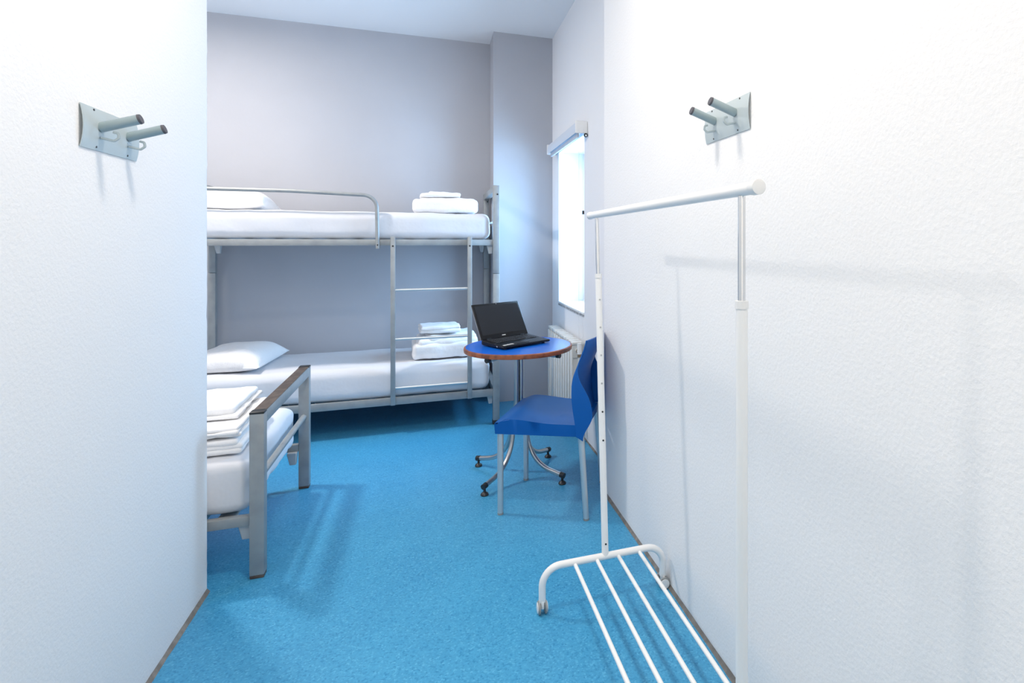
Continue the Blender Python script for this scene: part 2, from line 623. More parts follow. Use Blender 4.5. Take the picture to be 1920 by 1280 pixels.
def wedge(x, y, z, h, w0=0.020, w1=0.012):
    bm = new()
    r0 = [bm.verts.new((x + a * w0, y + b * w0, z)) for a, b in ((-1, -1), (1, -1), (1, 1), (-1, 1))]
    r1 = [bm.verts.new((x + a * w1 + 0.004, y + b * w1, z - h)) for a, b in ((-1, -1), (1, -1), (1, 1), (-1, 1))]
    bm.faces.new(r0)
    bm.faces.new(r1[::-1])
    for i in range(4):
        bm.faces.new((r0[i], r0[(i + 1) % 4], r1[(i + 1) % 4], r1[i]))
    bmesh.ops.bevel(bm, geom=list(bm.edges), offset=0.002, segments=1, affect='EDGES')
    return bm


for z in (1.281, 0.200):
    for y in (BY0 + 0.03, BY1 - 0.03):
        bp('bracket', wedge(BX1 - 0.042, y, z + 0.002, 0.062), M['bracket'])
        bp('bracket', wedge(BX0 + 0.042, y, z + 0.002, 0.062), M['bracket'])

# guard rail on the upper bunk
g = fillet([(-0.345, BY0 - 0.024, 1.262), (-0.352, BY0 - 0.024, 1.615), (-0.85, BY0 - 0.024, 1.632), (-1.47, BY0 - 0.024, 1.632),
            (-1.475, BY0 - 0.024, 1.262)], [0.085, 0.4, 0.085], 10)
gr = bp('guard_rail', tube(g, 0.0125), M['metal'])
bp('bolt', lathe([(0.005, -0.003), (0.005, 0.0), (0.003, 0.0015)], (-0.345, BY0 - 0.037, 1.285), 10, 'Y'), M['black'], gr)

# ladder
lad = bp('ladder', add_box(box(-0.266, -0.236, BY0 - 0.046, BY0 - 0.016, 0.205, 1.342, 0.003), 0.231, 0.261, BY0 - 0.046, BY0 - 0.016,
                           0.205, 1.342, 0.003), M['metal'])
for z in (0.318, 0.648, 0.980):
    bp('rung', tube([(-0.24, BY0 - 0.031, z), (0.235, BY0 - 0.031, z)], 0.010), M['alu'], lad)
for x in (-0.251, 0.246):
    bp('bolt', lathe([(0.006, -0.003), (0.006, 0.0), (0.004, 0.0015)], (x, BY0 - 0.046, 1.278), 10, 'Y'), M['black'], lad)

# ------------------------------------------------------------------ mattresses
m1 = link('mattress', add_soft(new(), -0.93, 0.935, -0.395, 0.39, 0, 0.186, 0.055, (60, 26, 4), 0.006, 4, 3, 0.0016), M['sheet'])
m1.location = (-0.545, 4.61, 1.322 + 0.002)
tag(m1, 'white sheeted mattress on the upper bunk behind the guard rail', 'mattress')
m2 = link('mattress', add_soft(new(), -0.93, 0.935, -0.395, 0.39, 0, 0.212, 0.06, (60, 26, 4), 0.008, 3.4, 8, 0.0018), M['sheet'])
m2.location = (-0.545, 4.61, 0.247)
tag(m2, 'white sheeted mattress on the lower bunk behind the ladder', 'mattress')


# ------------------------------------------------------------------ pillows
def pillow(wx, wy, h, seed):
    bm = new()
    n, k = 40, 28
    top, bot = [], []
    for i in range(n + 1):
        rt, rb = [], []
        for j in range(k + 1):
            u, v = -1 + 2 * i / n, -1 + 2 * j / k
            pin = 1 - 0.10 * (1 - abs(u) ** 2.0) * abs(v) ** 6
            pin2 = 1 - 0.10 * (1 - abs(v) ** 2.0) * abs(u) ** 6
            x, y = u * wx / 2 * pin2, v * wy / 2 * pin
            e = max(0.0, (1 - abs(u) ** 3.0)) ** 0.55 * max(0.0, (1 - abs(v) ** 3.0)) ** 0.55
            nz = noise.noise(Vector((x * 7 + seed, y * 7, seed))) * 0.010 + noise.noise(Vector((x * 17, y * 15 + seed, 2))) * 0.004
            z = e * (h + nz)
            border = i in (0, n) or j in (0, k)
            vt = bm.verts.new((x, y, h * 0.20 + z * 0.8))
            rt.append(vt)
            rb.append(vt if border else bm.verts.new((x, y, max(0.0, h * 0.20 - e * h * 0.28))))
        top.append(rt)
        bot.append(rb)
    for i in range(n):
        for j in range(k):
            bm.faces.new((top[i][j], top[i + 1][j], top[i + 1][j + 1], top[i][j + 1]))
            q = (bot[i][j], bot[i][j + 1], bot[i + 1][j + 1], bot[i + 1][j])
            if len(set(q)) == 4:
                try:
                    bm.faces.new(q)
                except ValueError:
                    pass
    return bm


p1 = link('pillow', pillow(0.44, 0.64, 0.145, 3.3), M['linen'], angle=60)
p1.location = (-1.245, 4.60, 0.452)
p1.rotation_euler = (0, 0, math.radians(-4))
tag(p1, 'plump white pillow at the left end of the lower bunk', 'pillow')
p2 = link('pillow', pillow(0.44, 0.62, 0.150, 9.1), M['linen'], angle=60)
p2.location = (-1.265, 4.61, 1.506)
p2.rotation_euler = (0, 0, math.radians(3))
tag(p2, 'white pillow at the left end of the upper bunk', 'pillow')


# ------------------------------------------------------------------ folded bed linen
def folded(layers, seed, fine=(20, 14, 1)):
    """layers: (x0, x1, y0, y1, z0, z1, yaw, amp)"""
    bm = new()
    for i, (x0, x1, y0, y1, z0, z1, yaw, amp) in enumerate(layers):
        b = add_soft(new(), x0, x1, y0, y1, z0, z1, min((z1 - z0) * 0.49, 0.030), fine, amp, 9, seed + i, 0.0020)
        xform(b, Matrix.Rotation(math.radians(yaw), 4, 'Z'))
        me = bpy.data.meshes.new('tmp')
        b.to_mesh(me)
        b.free()
        bm.from_mesh(me)
        bpy.data.meshes.remove(me)
    return bm


def put_linen(name, layers, loc, label, cat, seed, group=None, rz=0):
    o = link(name, folded(layers, seed), M['linen'], angle=50)
    o.location = loc
    o.rotation_euler = (0, 0, math.radians(rz))
    return tag(o, label, cat, group)


# upper bunk
put_linen('folded_duvet', [(-0.225, 0.225, -0.17, 0.17, 0.000, 0.096, 0, 0.007), (-0.190, 0.218, -0.160, 0.165, 0.040, 0.104, 1, 0.008)],
          (0.090, 4.55, 1.503), 'folded white duvet at the right end of the upper bunk', 'duvet', 11)
put_linen('folded_sheet', [(-0.150, 0.125, -0.12, 0.12, 0.000, 0.028, 0, 0.005), (-0.100, 0.128, -0.115, 0.12, 0.010, 0.042, 2, 0.006)],
          (0.065, 4.56, 1.598), 'folded white sheet on the folded duvet of the upper bunk', 'bed sheet', 21, rz=3)
# lower bunk
put_linen('folded_duvet', [(-0.215, 0.235, -0.18, 0.18, 0.000, 0.110, 0, 0.009), (-0.180, 0.230, -0.17, 0.18, 0.050, 0.140, 1.5, 0.010),
                           (-0.120, 0.225, -0.16, 0.17, 0.110, 0.160, 3, 0.008)],
          (0.075, 4.52, 0.452), 'thick folded white duvet seen through the ladder on the lower bunk', 'duvet', 31, rz=3)
put_linen('folded_sheet', [(-0.150, 0.140, -0.11, 0.13, 0.000, 0.030, 0, 0.005), (-0.145, 0.130, -0.11, 0.12, 0.022, 0.052, 2, 0.007)],
          (0.055, 4.50, 0.600), 'folded white sheet on the thick duvet of the lower bunk', 'bed sheet', 41, rz=4)

# ------------------------------------------------------------------ single bed (its foot end shows)
LY0, LY1, LX1, LX0 = 2.605, 3.465, -0.64, -2.62
bed = thing('single_bed', 'low grey metal bed whose footboard stands in front of the bunk bed', 'bed', ((LX0 + LX1) / 2, (LY0 + LY1) / 2, 0))
BO2 = Vector(bed.location)


def sp(name, bm, m, parent=None, **k):
    return link(name, shift(bm, -BO2), m, parent or bed, **k)


for x in (LX1, LX0):
    for y in (LY0, LY1):
        p = sp('leg', box(x - 0.025, x + 0.025, y - 0.023, y + 0.023, 0.012, 0.6395, 0.004), M['metal'])
        sp('foot_cap', box(x - 0.024, x + 0.024, y - 0.022, y + 0.022, 0, 0.013, 0.003), M['metaldark'], p)
        sp('end_cap', box(x - 0.0252, x + 0.0252, y - 0.0235, y + 0.0235, 0.6355, 0.645, 0.003), M['black'], p)
    tb = sp('top_rail', box(x - 0.0245, x + 0.0245, LY0 + 0.022, LY1 - 0.022, 0.592, 0.640, 0.003), M['metal'])
    for ya, yb in ((LY0 + 0.024, 2.976), (2.981, LY1 - 0.024)):
        o = sp('worn_top', box(x - 0.0235, x + 0.0235, ya, yb, 0.6395, 0.6425, 0.001, 1), M['metaldark'], tb)
        o['label'] = 'worn brown top face'
    sp('joint_strip', box(x - 0.0238, x + 0.0238, 2.9765, 2.9805, 0.6395, 0.6420), M['black'], tb)
    sp('cross_rod', tube([(x, LY0 + 0.02, 0.380), (x, LY1 - 0.02, 0.380)], 0.0135), M['metal'])
    xi = x - 0.22 if x > -1 else x + 0.22
    sp('end_rail', box(xi - 0.018, xi + 0.018, LY0 + 0.026, LY1 - 0.026, 0.198, 0.2115, 0.003), M['metal'])
for y in (LY0 + 0.012, LY1 - 0.012):
    sp('side_rail', box(LX0 + 0.025, LX1 - 0.025, y - 0.015, y + 0.015, 0.200, 0.238, 0.003), M['metal'])
for x, y in ((LX1 - 0.05, LY0 + 0.035), (LX1 - 0.05, LY1 - 0.035), (LX0 + 0.05, LY0 + 0.035), (LX0 + 0.05, LY1 - 0.035)):
    sp('bracket', wedge(x, y, 0.202, 0.062, 0.022, 0.014), M['bracket'])
for k in range(12):
    x = LX0 + 0.12 + k * (LX1 - LX0 - 0.24) / 11
    sp('slat', box(x - 0.03, x + 0.03, LY0 + 0.026, LY1 - 0.026, 0.212, 0.224, 0.002, 1), M['greyplastic'])
m3 = link('mattress', add_soft(new(), -0.94, 0.952, -0.400, 0.400, 0, 0.205, 0.042, (60, 26, 4), 0.005, 4, 14, 0.0024), M['sheet'])
m3.location = (-1.63, 3.035, 0.2400)
tag(m3, 'white sheeted mattress on the low bed at the left', 'mattress')
# stack of bedding on the single bed: each folded layer reads as its own sheet edge
def folds(x1, y0f, y1f, n, t, seed, amp=0.004):
    rnd = random.Random(seed)
    L = []
    z = 0.0
    for i in range(n):
        L.append((-0.55, x1 + rnd.uniform(-0.012, 0.004) - 0.002 * i, y0f + rnd.uniform(-0.008, 0.010), y1f, z, z + t, rnd.uniform(-1.2, 1.2), amp))
        z += t * 0.86
    return L


put_linen('folded_duvet', folds(0.235, -0.235, 0.30, 3, 0.020, 5, 0.005),
          (-0.965, 2.93, 0.449), 'folded white blanket under the sheets on the low bed', 'blanket', 51, rz=1)
put_linen('folded_sheet', folds(0.228, -0.230, 0.28, 3, 0.013, 6),
          (-0.965, 2.935, 0.519), 'folded white sheet lying between blanket and towel on the low bed', 'bed sheet', 61, rz=2)
put_linen('folded_towel', folds(0.150, -0.20, 0.23, 1, 0.012, 7) + [(-0.50, 0.125, -0.175, 0.225, 0.010, 0.040, -1, 0.007)],
          (-0.920, 3.03, 0.567), 'folded white towel on top of the bedding stack on the low bed', 'towel', 71, rz=2)

# ------------------------------------------------------------------ round table
TX, TY, TZ = 0.455, 3.240, 0.728
tab = thing('round_table', 'round blue-topped pedestal table with brown edge and silver legs', 'table', (TX, TY, 0))
R = 0.296
top = link('tabletop', lathe([(R - 0.014, TZ - 0.022), (R - 0.006, TZ - 0.021), (R - 0.005, TZ - 0.001), (R - 0.012, TZ)], n=96), M['tableblue'], tab)
link('table_edge', lathe([(R - 0.007, TZ - 0.026), (R - 0.001, TZ - 0.024), (R + 0.001, TZ - 0.012), (R - 0.0005, TZ - 0.0035), (R - 0.006, TZ - 0.0005),
                          (R - 0.0105, TZ - 0.0003)], n=96), M['tablewood'], tab)
for k in range(4):
    a = math.radians(45 + 90 * k)
    d = Vector((math.cos(a), math.sin(a), 0))
    pts = [d * 0.262 + Vector((0, 0, TZ - 0.038)), d * 0.0185 + Vector((0, 0, TZ - 0.040)), d * 0.0185 + Vector((0, 0, 0.40)),
           d * 0.090 + Vector((0, 0, 0.082)), d * 0.287 + Vector((0, 0, 0.047))]
    pts = fillet(pts, [0.035, 0.25, 0.19], 12)
    leg = link('leg', tube(pts, 0.0125, n=16), M['satin'], tab)
    e = pts[-1]
    dd = (pts[-1] - pts[-2]).normalized()
    bm = tube([e - dd * 0.012, e + dd * 0.013], 0.0148)
    link('leg_cap', bm, M['black'], leg)
    f = d * 0.287
    link('foot', lathe([(0.019, 0), (0.021, 0.004), (0.017, 0.012), (0.007, 0.018), (0.006, 0.038)], (f.x, f.y, 0), 20), M['black'], leg)
    t0 = pts[0]
    link('arm_cap', tube([t0 - d * 0.010, t0 + d * 0.010], 0.0145), M['black'], leg)
bm = lathe([(0.030, 0.42), (0.031, 0.425), (0.031, 0.445), (0.030, 0.45)], n=24)
link('pedestal_core', tube([(0, 0, 0.30), (0, 0, TZ - 0.055)], 0.010), M['black'], tab)
bm.free()

# ------------------------------------------------------------------ laptop
LA = math.radians(29.5)
lap = thing('laptop', 'open black laptop standing on the round blue table', 'laptop', (0.356, 3.095, TZ), LA)
# local: x along the front edge, y from the front to the hinge
W_, D_ = 0.322, 0.208
bm = new()
vs = []
for (y, z0, z1) in ((0, 0.008, 0.019), (D_, 0.006, 0.032)):
    vs.append([bm.verts.new((0, y, z0)), bm.verts.new((W_, y, z0)), bm.verts.new((W_, y, z1)), bm.verts.new((0, y, z1))])
for i in range(4):
    j = (i + 1) % 4
    bm.faces.new((vs[0][i], vs[0][j], vs[1][j], vs[1][i]))
bm.faces.new(vs[0][::-1])
bm.faces.new(vs[1])
bmesh.ops.bevel(bm, geom=list(bm.edges), offset=0.004, segments=3, affect='EDGES')
base = link('laptop_base', bm, M['lapblack'], lap)
for x, y in ((0.03, 0.03), (W_ - 0.03, 0.03), (0.03, D_ - 0.03), (W_ - 0.03, D_ - 0.03)):
    link('rubber_foot', lathe([(0.008, 0), (0.008, 0.0095)], (x, y, 0), 14), M['black'], base)


def deck(y):
    return 0.019 + 0.013 * y / D_


KEY = mat('key_black', (0.020, 0.020, 0.022, 1), 0.35)
kw = 0.0183
kd = None
for r_ in range(6):
    y = 0.092 + r_ * 0.0168
    x = 0.022
    n = 15
    while x < W_ - 0.032:
        ww = kw
        if r_ == 0 and 4 <= round((x - 0.022) / kw) < 9:
            ww = kw * 5
        if kd is None or ww != kw:
            b = box(0, ww - 0.003, 0, 0.0142, 0, 0.0028, 0.0008, 1)
            ko = link('key', b, KEY, base)
            if ww == kw:
                kd = ko
        else:
            ko = kd.copy()
            COL.objects.link(ko)
        ko.location = (x, y, deck(y) + 0.0003)
        x += ww
link('touchpad', box(0.105, 0.185, 0.018, 0.066, 0.0205, 0.0229, 0.0006, 1), KEY, base)
for (x, y, sx, sy) in ((0.016, 0.020, 0.022, 0.015), (0.044, 0.022, 0.016, 0.016), (0.066, 0.024, 0.020, 0.018)):
    b = box(x, x + sx, y, y + sy, deck(y) + 0.0006, deck(y) + 0.0016)
    o = link('sticker', b, M['sticker'], base, smooth=False)
    o['label'] = 'pale sticker on palm rest'
link('port', box(-0.0012, 0.001, 0.055, 0.066, 0.010, 0.016, 0.0003, 1), M['lapsilver'], base)
# lid
TILT = math.radians(28)
LH = 0.215
lidm = Matrix.Translation((0, D_ - 0.004, 0.030)) @ Matrix.Rotation(-TILT, 4, 'X')
bm = box(0.0, W_, -0.002, 0.006, 0.0, LH, 0.0038, 3)
lid = link('lid', xform(bm, lidm), M['lapblack'], lap)
bm = box(0.001, W_ - 0.001, 0.0055, 0.0095, 0.002, LH - 0.002, 0.0018, 2)
link('lid_cover', xform(bm, lidm), M['lapsilver'], lid)
bm = box(0.014, W_ - 0.014, -0.0030, -0.0019, 0.026, LH - 0.014)
link('screen', xform(bm, lidm), M['screen'], lid, smooth=False)
bm = box(W_ / 2 - 0.021, W_ / 2 + 0.003, -0.0030, -0.0021, 0.012, 0.0165)
link('emblem', xform(bm, lidm), M['sticker'], lid, smooth=False)
bm = lathe([(0.0025, -0.0006), (0.0025, 0.0004)], (W_ / 2, -0.0024, LH - 0.007), 10, 'Y')
link('webcam', xform(bm, lidm), M['lapsilver'], lid)
for x in (0.03, W_ - 0.06):
    link('hinge', tube([(x, D_ - 0.006, 0.030), (x + 0.03, D_ - 0.006, 0.030)], 0.006), M['lapblack'], lid)

# ------------------------------------------------------------------ blue chair
chair = thing('chair', 'blue plastic chair with silver legs beside the round table', 'chair', (0.578, 2.888, 0), math.radians(153.8))
# local: +x towards the front of the chair, +y its side nearer the corridor


def sheet(fn, nu, nv, thick, closed=False):
    """solid sheet from a surface function fn(u, v), u and v 0..1"""
    bm = new()
    P = [[Vector(fn(i / nu, j / nv)) for j in range(nv + 1)] for i in range(nu + 1)]

    def nrm(i, j):
        a = P[min(i + 1, nu)][j] - P[max(i - 1, 0)][j]
        b = P[i][min(j + 1, nv)] - P[i][max(j - 1, 0)]
        return a.cross(b).normalized()
    A = [[bm.verts.new(P[i][j] + nrm(i, j) * thick / 2) for j in range(nv + 1)] for i in range(nu + 1)]
    B = [[bm.verts.new(P[i][j] - nrm(i, j) * thick / 2) for j in range(nv + 1)] for i in range(nu + 1)]
    for i in range(nu):
        for j in range(nv):
            bm.faces.new((A[i][j], A[i + 1][j], A[i + 1][j + 1], A[i][j + 1]))
            bm.faces.new((B[i][j], B[i][j + 1], B[i + 1][j + 1], B[i + 1][j]))
    for i in range(nu):
        bm.faces.new((A[i][0], B[i][0], B[i + 1][0], A[i + 1][0]))
        bm.faces.new((A[i][nv], A[i + 1][nv], B[i + 1][nv], B[i][nv]))
    for j in range(nv):
        bm.faces.new((A[0][j], A[0][j + 1], B[0][j + 1], B[0][j]))
        bm.faces.new((A[nu][j], B[nu][j], B[nu][j + 1], A[nu][j + 1]))
    return bm


def smoothstep(a, b, x):
    t = max(0, min(1, (x - a) / (b - a)))
    return t * t * (3 - 2 * t)


# seat: moulded shell with a deep skirt on every side
def seat_bm():
    bm = new()
    nx, ny = 26, 26
    X0, X1, Yh = -0.195, 0.228, 0.222
    topz = {}

    def zt(x, y):
        u = (x - X0) / (X1 - X0)
        prof = 0.446 + 0.017 * smoothstep(0.30, 0.82, u) - 0.022 * smoothstep(0.84, 1.0, u)
        dish = -0.022 * (1 - (y / Yh) ** 2) ** 1.0 * (1 - smoothstep(0.55, 0.98, u))
        return prof + dish
    V = [[bm.verts.new((X0 + (X1 - X0) * i / nx, -Yh + 2 * Yh * j / ny, zt(X0 + (X1 - X0) * i / nx, -Yh + 2 * Yh * j / ny)))
          for j in range(ny + 1)] for i in range(nx + 1)]
    for i in range(nx):
        for j in range(ny):
            bm.faces.new((V[i][j], V[i + 1][j], V[i + 1][j + 1], V[i][j + 1]))
    ring = [V[i][0] for i in range(nx)] + [V[nx][j] for j in range(ny)] + [V[i][ny] for i in range(nx, 0, -1)] + [V[0][j] for j in range(ny, 0, -1)]
    low = []
    inn = []
    for v in ring:
        s = 0.985
        low.append(bm.verts.new((v.co.x * s, v.co.y * s, 0.390)))
        inn.append(bm.verts.new((v.co.x * s * 0.97, v.co.y * s * 0.97, 0.390)))
    up = [bm.verts.new((v.co.x, v.co.y, 0.425)) for v in inn]
    n = len(ring)
    for a, b in ((ring, low), (low, inn), (inn, up)):
        for k in range(n):
            q = (k + 1) % n
            bm.faces.new((a[k], a[q], b[q], b[k]))
    bm.faces.new(up)
    es = [e for e in bm.edges if e.verts[0] in set(ring) and e.verts[1] in set(ring)]
    bmesh.ops.bevel(bm, geom=es, offset=0.005, segments=3, affect='EDGES')
    return bm


link('seat', seat_bm(), M['chairblue'], chair, angle=40)


def back_pt(u, v):
    """u across (0..1, from far side to near side), v up"""
    s = u * 2 - 1
    z_low = 0.372 + 0.085 * (1 - abs(s) ** 2.2)
    z = z_low + (0.838 - z_low) * v
    fx = -0.172 + 0.028 * smoothstep(0.36, 0.60, z) - 0.012 * smoothstep(0.62, 0.72, z) - 0.052 * smoothstep(0.66, 0.86, z)
    curve = -0.040 * (1 - s * s) * (0.35 + 0.65 * smoothstep(0.45, 0.75, z))
    hw = 0.222 - 0.022 * smoothstep(0.55, 0.84, z)
    # side flanges folded backwards, fading out upwards
    fl = max(0.0, abs(s) - 0.90) / 0.10
    dep = (0.020 + 0.062 * smoothstep(0.375, 0.50, z)) * (1 - smoothstep(0.54, 0.73, z)) + 0.010
    x = fx + curve
    y = s / 0.90 * hw if abs(s) < 0.90 else math.copysign(hw, s)
    x -= dep * fl
    return (x, y, z)


def remap(u, v):
    # finer columns where the flange folds
    t = u * 2 - 1
    a = abs(t)
    a = a / 0.80 * 0.90 if a < 0.80 else 0.90 + (a - 0.80) / 0.20 * 0.10
    return back_pt((math.copysign(a, t) + 1) / 2, v)


link('backrest', sheet(remap, 60, 34, 0.007), M['chairblue'], chair, angle=60)
for (x, y, bx, by) in ((0.205, 0.200, 0.0, 0.0), (0.205, -0.200, 0.0, 0.0), (-0.185, 0.200, -0.030, 0.010), (-0.185, -0.200, -0.030, -0.010)):
    p = [(x, y, 0.435 if x > 0 else 0.44), (x + bx, y + by, 0.008)]
    lg = link('leg', tube(p, [0.0155, 0.0135], n=18), M['alu'], chair)
    link('foot_cap', tube([(x + bx, y + by, 0.0), (x + bx, y + by, 0.009)], 0.0140), M['greyplastic'], lg)

# ------------------------------------------------------------------ clothes rack
RX, RYF, RYN = 0.592, 2.0, 1.022
rack = thing('clothes_rack', 'white wheeled clothes rack with chrome uprights along the right wall', 'clothes rack', (RX, 1.51, 0))
RO = Vector(rack.location)


def rp(name, bm, m, parent=None, **k):
    return link(name, shift(bm, -RO), m, parent or rack, **k)


FT = Vector((RX, 2.112, 1.395))   # top of the slightly leaning far upright
FB = Vector((RX, RYF, 0.165))
for (yb, A, B, face) in ((RYF, FB, FT, -1), (RYN, Vector((RX, RYN, 0.165)), Vector((RX, RYN, 1.395)), 1)):
    d = (B - A).normalized()
    k1 = (1.172 - A.z) / d.z
    C1 = A + d * k1
    fr = fillet([(0.362, yb, 0.048), (0.362, yb, 0.158), (0.818, yb, 0.158), (0.818, yb, 0.048)], 0.065, 10)
    ef = rp('end_frame', tube(fr, 0.0125, n=16), M['rackwhite'])
    for xf in (0.362, 0.818):
        cw = rp('caster', add_box(box(xf - 0.011, xf + 0.011, yb - 0.010, yb + 0.012, 0.040, 0.053, 0.003), xf - 0.006, xf + 0.006, yb - 0.014,
                                  yb + 0.014, 0.020, 0.048, 0.004), M['whiteplastic'], ef)
        if xf > 0.8:
            for s in (-1, 1):
                rp('wheel', lathe([(0.016, -0.004), (0.022, -0.003), (0.022, 0.003), (0.018, 0.0045)], (xf, yb + s * 0.0185, 0.022), 24, 'Y'),
                   M['greyplastic'], cw)
                rp('wheel_cover', lathe([(0.0175, -0.0015), (0.0175, 0.0015), (0.013, 0.0022)] if s > 0 else [(0.013, -0.0022), (0.0175, -0.0015), (0.0175, 0.0015)],
                                        (xf, yb + s * 0.0235, 0.022), 24, 'Y'), M['whiteplastic'], cw)
            continue
        for s in (-1, 1):
            rp('wheel', lathe([(0.016, -0.004), (0.022, -0.003), (0.022, 0.003), (0.018, 0.0045)], (xf + s * 0.0115, yb, 0.022), 24, 'X'),
               M['greyplastic'], cw)
            rp('wheel_cover', lathe([(0.0175, -0.001), (0.0175, 0.001), (0.013, 0.0022)] if s > 0 else [(0.013, -0.0022), (0.0175, -0.001), (0.0175, 0.001)],
                                    (xf + s * 0.0165, yb, 0.022), 24, 'X'), M['whiteplastic'], cw)
    # lower white upright, flat sided
    up = rp('upright', tube([A - d * 0.004, C1], 0.0115, n=24, r2=0.0125, up=(0, 1, 0)), M['rackwhite'])
    rp('collar', tube([C1 - d * 0.006, C1 + d * 0.010], 0.0140, n=24), M['whiteplastic'], up)
    rp('chrome_tube', tube([C1, B], 0.0078, n=24), M['chrome'], up)
    # adjustment holes down the inner face
    for i in range(6):
        z = 1.086 - i * 0.103
        for z in ([z] if i < 6 else []):
            q = A + d * ((z - A.z) / d.z)
            rp('screw_hole', lathe([(0.0034, -0.0012), (0.0034, 0.0012)], (q.x, q.y + face * 0.0118, q.z), 12, 'Y'),
               M['black'] if i > 3 else M['satin'], up)
    q = A + d * ((0.205 - A.z) / d.z)
    rp('screw_hole', lathe([(0.0034, -0.0012), (0.0034, 0.0012)], (q.x, q.y + face * 0.0118, q.z), 12, 'Y'), M['black'], up)
bar = rp('hanging_bar', tube([(RX, 0.975, 1.408), (RX, 2.195, 1.408)], 0.0135, n=28), M['rackwhite'])
rp('bar_cap', lathe([(0.0125, -0.010), (0.0150, -0.009), (0.0150, 0.012), (0.0140, 0.014)], (RX, 0.965, 1.408), 28, 'Y'), M['whiteplastic'], bar)
rp('bar_cap', lathe([(0.0140, -0.014), (0.0150, -0.012), (0.0150, 0.009), (0.0125, 0.010)], (RX, 2.205, 1.408), 28, 'Y'), M['whiteplastic'], bar)
for x in (0.478, 0.559, 0.640, 0.721):
    rp('shelf_rod', tube([(x, RYF, 0.153), (x, RYN, 0.153)], 0.0068), M['rackwhite'])


# ------------------------------------------------------------------ wall coat hooks
def coat_hook(label, x, y, z, side, length, height, pegs, hooklets):
    """side +1: fixed to the left wall and facing +x; side -1: on the right wall facing -x"""
    t = thing('coat_hook', label, 'coat hook', (x, y, z))
    bm = new()
    n, k = 16, 10
    A, B = [], []
    for i in range(n + 1):
        ra, rb = [], []
        for j in range(k + 1):
            yy = -length / 2 + length * i / n
            zz = -height / 2 + height * j / k
            b = 0.0065 * (1 - (2 * j / k - 1) ** 2) + 0.001
            ra.append(bm.verts.new((side * (b + 0.0016), yy, zz)))
            rb.append(bm.verts.new((side * b, yy, zz)))
        A.append(ra)
        B.append(rb)
    for i in range(n):
        for j in range(k):
            bm.faces.new((A[i][j], A[i + 1][j], A[i + 1][j + 1], A[i][j + 1]))
            bm.faces.new((B[i][j], B[i][j + 1], B[i + 1][j + 1], B[i + 1][j]))
    for i in range(n):
        bm.faces.new((A[i][0], B[i][0], B[i + 1][0], A[i + 1][0]))
        bm.faces.new((A[i][k], A[i + 1][k], B[i + 1][k], B[i][k]))
    for j in range(k):
        bm.faces.new((A[0][j], A[0][j + 1], B[0][j + 1], B[0][j]))
        bm.faces.new((A[n][j], B[n][j], B[n][j + 1], A[n][j + 1]))
    plate = link('back_plate', bm, M['hook'], t)
    for (py_, pz) in pegs:
        a = Vector((side * 0.008, py_, pz))
        d = Vector((side * 0.080, 0, 0.027))
        pg = link('peg', tube([a, a + d], 0.0125, n=24), M['hookpeg'], t)
        dn = d.normalized()
        bmc = tube([a + d - dn * 0.002, a + d + dn * 0.0035], [0.0130, 0.0118], n=24)
        link('peg_cap', bmc, M['peg_cap'], pg)
    for (hy_, hz_) in hooklets:
        c = [(side * 0.010, hy_, hz_), (side * 0.036, hy_, hz_ - 0.006), (side * 0.046, hy_, hz_ + 0.002), (side * 0.044, hy_, hz_ + 0.014), (side * 0.034, hy_, hz_ + 0.016)]
        link('small_hook', tube(fillet(c, 0.005, 4), 0.0032, n=10), M['hook'], t)
    for (sy, sz) in ((-0.30, 0.44), (0.34, 0.44), (-0.26, -0.42), (0.30, -0.42)):
        link('screw', lathe([(0.0028, -0.001), (0.0028, 0.0012)], (side * 0.0042, sy * length, sz * height), 10, 'X'), M['black'], plate)
    return t


coat_hook('grey metal coat hook with two capped pegs on the left wall', XL + 0.0005, 1.866, 1.582, 1, 0.275, 0.104,
          [(-0.062, 0.006), (0.076, 0.006)], [(-0.062, -0.020), (0.076, -0.020)])
coat_hook('grey metal coat hook with two capped pegs on the right wall', XR - 0.0005, 1.540, 1.673, -1, 0.272, 0.104,
          [(-0.062, 0.008), (0.065, 0.008)], [(-0.062, -0.022), (0.065, -0.022)])

# ------------------------------------------------------------------ radiator
rad = thing('radiator', 'white sectional radiator under the window behind the table', 'radiator', (0.90, 4.09, 0))
NS = 11
y0 = 3.665
pitch = 0.077
rb = None
for i in range(NS):
    yy = y0 + pitch * (i + 0.5) - 4.09
    if rb is None:
        bm = new()
        add_box(bm, -0.042, -0.030, -0.0225, 0.0225, 0.085, 0.618, 0.004)
        add_box(bm, -0.031, 0.023, -0.004, 0.004, 0.10, 0.615, 0.001, 1)
        add_box(bm, 0.022, 0.028, -0.012, 0.012, 0.10, 0.60, 0.002)
        add_box(bm, -0.038, 0.034, -0.027, 0.027, 0.628, 0.646, 0.004)
        add_box(bm, -0.036, 0.030, 0.010, 0.014, 0.54, 0.63, 0.001, 1)
        add_box(bm, -0.036, 0.030, -0.014, -0.010, 0.54, 0.63, 0.001, 1)
        add_tube(bm, [(0, -0.0375, 0.125), (0, 0.0375, 0.125)], 0.014)
        add_tube(bm, [(0, -0.0375, 0.590), (0, 0.0375, 0.590)], 0.014)
        rb = link('section', bm, M['radiator'], rad)
        o = rb
    else:
        o = rb.copy()
        COL.objects.link(o)
    o.location = (0, yy, 0)
ye = y0 - 4.09
bm = tube([(0, ye + 0.01, 0.590), (0, ye - 0.045, 0.590)], 0.013)
add_tube(bm, [(0, ye - 0.035, 0.575), (0, ye - 0.035, 0.645)], 0.015)
link('valve', bm, M['whiteplastic'], rad)
link('valve_collar', tube([(0, ye - 0.008, 0.590), (0, ye - 0.018, 0.590)], 0.017), M['brass'], rad)
